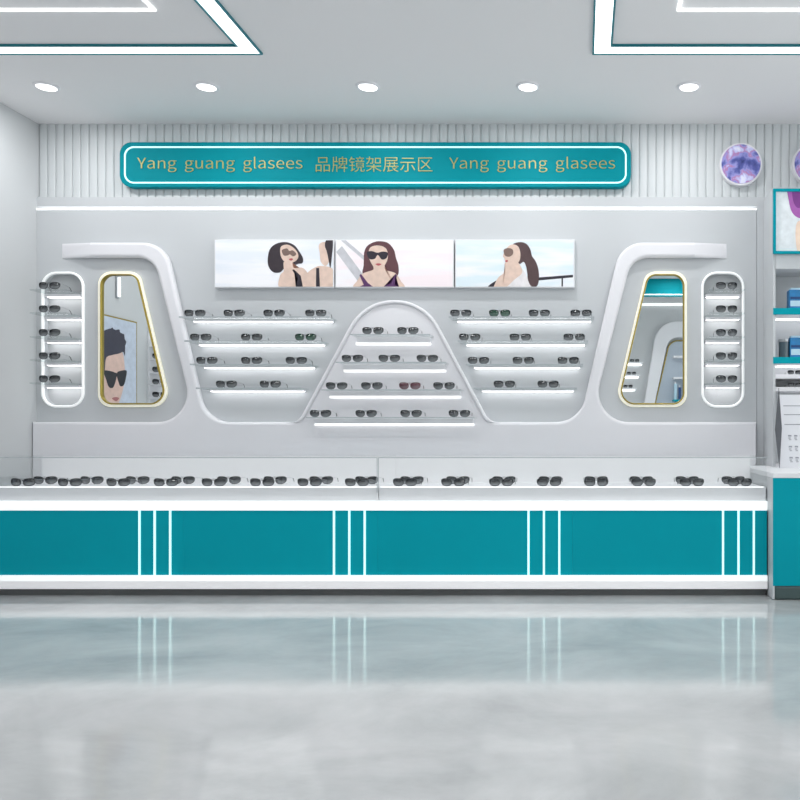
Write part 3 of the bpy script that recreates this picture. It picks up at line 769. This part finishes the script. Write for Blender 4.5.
def lw(pts): return [LW(*p)[1:] for p in pts]
shp = [('bg', [(y0_, z0_), (y1_, z0_), (y1_, z1_), (y0_, z1_)]),
       ('shirt', smooth([(5.34, .9), (4.72, .9), (4.76, 1.02), (4.86, 1.10), (5.34, 1.12)])),
       ('skin', smooth(lw([(97, 352), (104, 348), (114, 352), (122, 352), (124.5, 366), (124.6, 378), (122.5, 391), (119, 402), (115, 410), (110, 414), (110, 428), (92, 430), (94, 410)]))),
       ('hair', smooth(lw([(96, 372), (96, 350), (99, 338), (104, 331), (111, 328.5), (117, 331), (122, 336), (124.8, 344), (124.6, 356), (123, 352), (119, 353.5), (112, 355), (106, 358), (104.5, 370), (102, 384), (98, 384)]))),
       ('hair', smooth(lw([(102, 342), (101, 334), (106, 329.5), (108, 331), (112, 327.5), (114, 330), (119, 329.5), (120, 332.5), (124, 334.5), (123.6, 337.5), (126, 342), (124, 346), (118, 344), (110, 344)]))),
       ('dark', smooth(lw([(103.5, 371), (110, 371), (115.5, 372.8), (116.8, 373), (118, 371.5), (126, 370.4), (125.8, 377), (123.6, 385), (119.8, 386), (117.6, 380), (116.4, 376.5), (115.4, 381), (112.8, 387.5), (108.6, 387), (106, 380)]))),
       ('lip', smooth(lw([(111.6, 398.4), (115.4, 397), (118.8, 398.2), (115.8, 401.2)])))]
art('print', [(ks.index(k), p) for k, p in shp], putl, [pp[k] for k in ks], t)
# narrow rack of sunglasses on the left wall
t = empty('wall_rack', (XL, 4.32, 1.25), 'narrow white five shelf rack on the left wall, seen in the left mirror', 'rack')
bxo('back_plate', XL+.0005, XL+.012, 4.20, 4.44, 1.25, 1.98, M['white2'], t)
for k, z in enumerate((1.81, 1.69, 1.565, 1.45, 1.33)):
    bxo('shelf', XL+.0122, XL+.18, 4.21, 4.43, z-.012, z, M['white'], t)
    glasses(XL+.10, 4.41, z+.0005, 'dark grey sunglasses on the %s shelf of the rack seen in the left mirror' % LEVEL5[k], 'sunglasses on the left wall rack', 'grey', rz=PI)
# tall vertical lamp on the left wall above the poster (the white line at the top of the mirror)
a = LW(119, 0)[1]
t = empty('wall_light', (XL, a, 2.17), 'slim vertical white wall light, seen at the top of the left mirror', 'wall light')
bxo('mount', XL+.0005, XL+.012, a-.02, a+.02, 2.17, 2.36, M['steel'], t)
bxo('tube', XL+.0122, XL+.03, a-.012, a+.012, 2.18, 2.35, M['led'], t, bev=.003)

# rear wall: display front like this one
DR = 2*YMI-YREAR
def RX(px): return (px-PX0)*DR/F
def RZ(py): return EYE+(PY0-py)*DR/F
YR = YREAR
t = empty('rear_display_front', (1.5, YR, 0), 'white curved display front on the opposite wall, seen in the right mirror', 'display wall')
def back(o):                # built facing -Y, turn to face +Y at the rear wall
    return o
def rp(pts): return [(RX(x), RZ(y)) for x, y in pts]
out = rounded([(640, 425, 0), (657, 322, 22), (760, 322, 0), (760, 338, 0), (668, 338, 12), (650, 425, 0)])
plate('moulding', [rp(out)], YR+.001, YR+.09, M['white'], t, bev=.02)
inn = rounded([(650, 425, 0), (669.5, 341, 10), (745, 341, 0), (745, 425, 0)])
bm = bmesh.new(); band(bm, rp(inn), .02, YR+.05, YR+.03, closed=True); obj('gold_outline', bm, M['gold'], t, True)
plate('door_panel', [rp(inn)], YR+.001, YR+.03, mat('pale blue door panel', srgb(190, 200, 212), .3), t)
for z, m_ in ((RZ(357), 'white'), (RZ(378), 'white'), (RZ(400), 'teal')):
    bxo('shelf', RX(672), RX(740), YR+.0305, YR+.24, z-.03, z, M[m_], t)
bxo('led_line', -.4, 3.2, YR+.001, YR+.04, RZ(305)-.01, RZ(305)+.02, M['led'], t)
for k, (x0, x1) in enumerate(((672.5, 676), (677, 680), (681, 686), (687.5, 691))):
    z = RZ(400); h_ = (.26, .20, .24, .18)[k]
    tt = empty('bottle', ((RX(x0)+RX(x1))/2, YR+.16, z), ['pale blue tall bottle', 'navy short bottle', 'blue wide bottle', 'smoky short bottle'][k]+' on the teal shelf of the opposite wall', 'bottle', 'bottles on the opposite wall')
    r_ = (RX(x1)-RX(x0))*.42; cx_ = (RX(x0)+RX(x1))/2
    bm = bmesh.new(); cyl(bm, (cx_, YR+.16, z+h_/2+.0005), r_, h_); obj('body', bm, M[('paleblue', 'navy', 'bluebox', 'darkjar')[k]], tt)
    bm = bmesh.new(); cyl(bm, (cx_, YR+.16, z+h_+.018), r_*.5, .034); obj('cap', bm, M['white'], tt)
for k, (gx, gy) in enumerate(((634, 361.5), (631, 374), (627.5, 387))):
    z = RZ(gy+1.5)
    t = empty('wall_shelf', (RX(gx), YR, z-.03), '%s short white shelf on the opposite wall, seen in the right mirror' % ('top', 'middle', 'lowest')[k], 'shelf', 'short shelves on the opposite wall')
    bxo('board', RX(gx)-.35, RX(gx)+.14, YR+.0005, YR+.17, z-.02, z, M['white'], t)
    bxo('led_strip', RX(gx)-.33, RX(gx)+.12, YR+.0005, YR+.02, z-.04, z-.0202, M['ledshelf'], t)
    glasses(RX(gx), YR+.155, z+.0005, 'dark grey sunglasses on the %s short shelf seen in the right mirror' % ('top', 'middle', 'lowest')[k], 'sunglasses on the opposite wall', 'grey', rz=PI)
t = empty('ceiling_sign', (1.1, -.2, 3.02), 'teal sign board hanging from the ceiling, seen in the right mirror', 'sign')
bxo('board', .3, 2.0, -.24, -.2, 3.03, zc-.0003, M['tealsign'], t, bev=.004)
bm = bmesh.new(); band(bm, [(.34, 3.06), (1.96, 3.06)], .014, -.2, -.194, closed=False, round_=False); obj('light_line', bm, M['led'], t)

# ================================================================== LIGHT
W = bpy.data.worlds.new('World'); scn.world = W; W.use_nodes = True
bg = W.node_tree.nodes['Background']; bg.inputs[0].default_value = (.97, .98, 1, 1); bg.inputs[1].default_value = 2.2

cam = bpy.data.cameras.new('camera'); co = bpy.data.objects.new('camera', cam); C.objects.link(co); scn.camera = co
co.location = (0, 0, EYE); co.rotation_euler = (PI/2, 0, 0)
cam.sensor_width = 36; cam.lens = F/800*36; cam.shift_x = -(PX0-400)/800; cam.shift_y = (PY0-400)/800; cam.clip_start = .02
scn.view_settings.view_transform = 'Standard'; scn.view_settings.look = 'None'; scn.view_settings.gamma = 1; scn.view_settings.use_curve_mapping = False
scn.view_settings.exposure = -.07
scn.cycles.max_bounces = 10; scn.cycles.transparent_max_bounces = 16; scn.cycles.sample_clamp_indirect = 4
scn.cycles.caustics_reflective = False; scn.cycles.caustics_refractive = False
try: scn.cycles.use_denoising = True
except Exception: pass
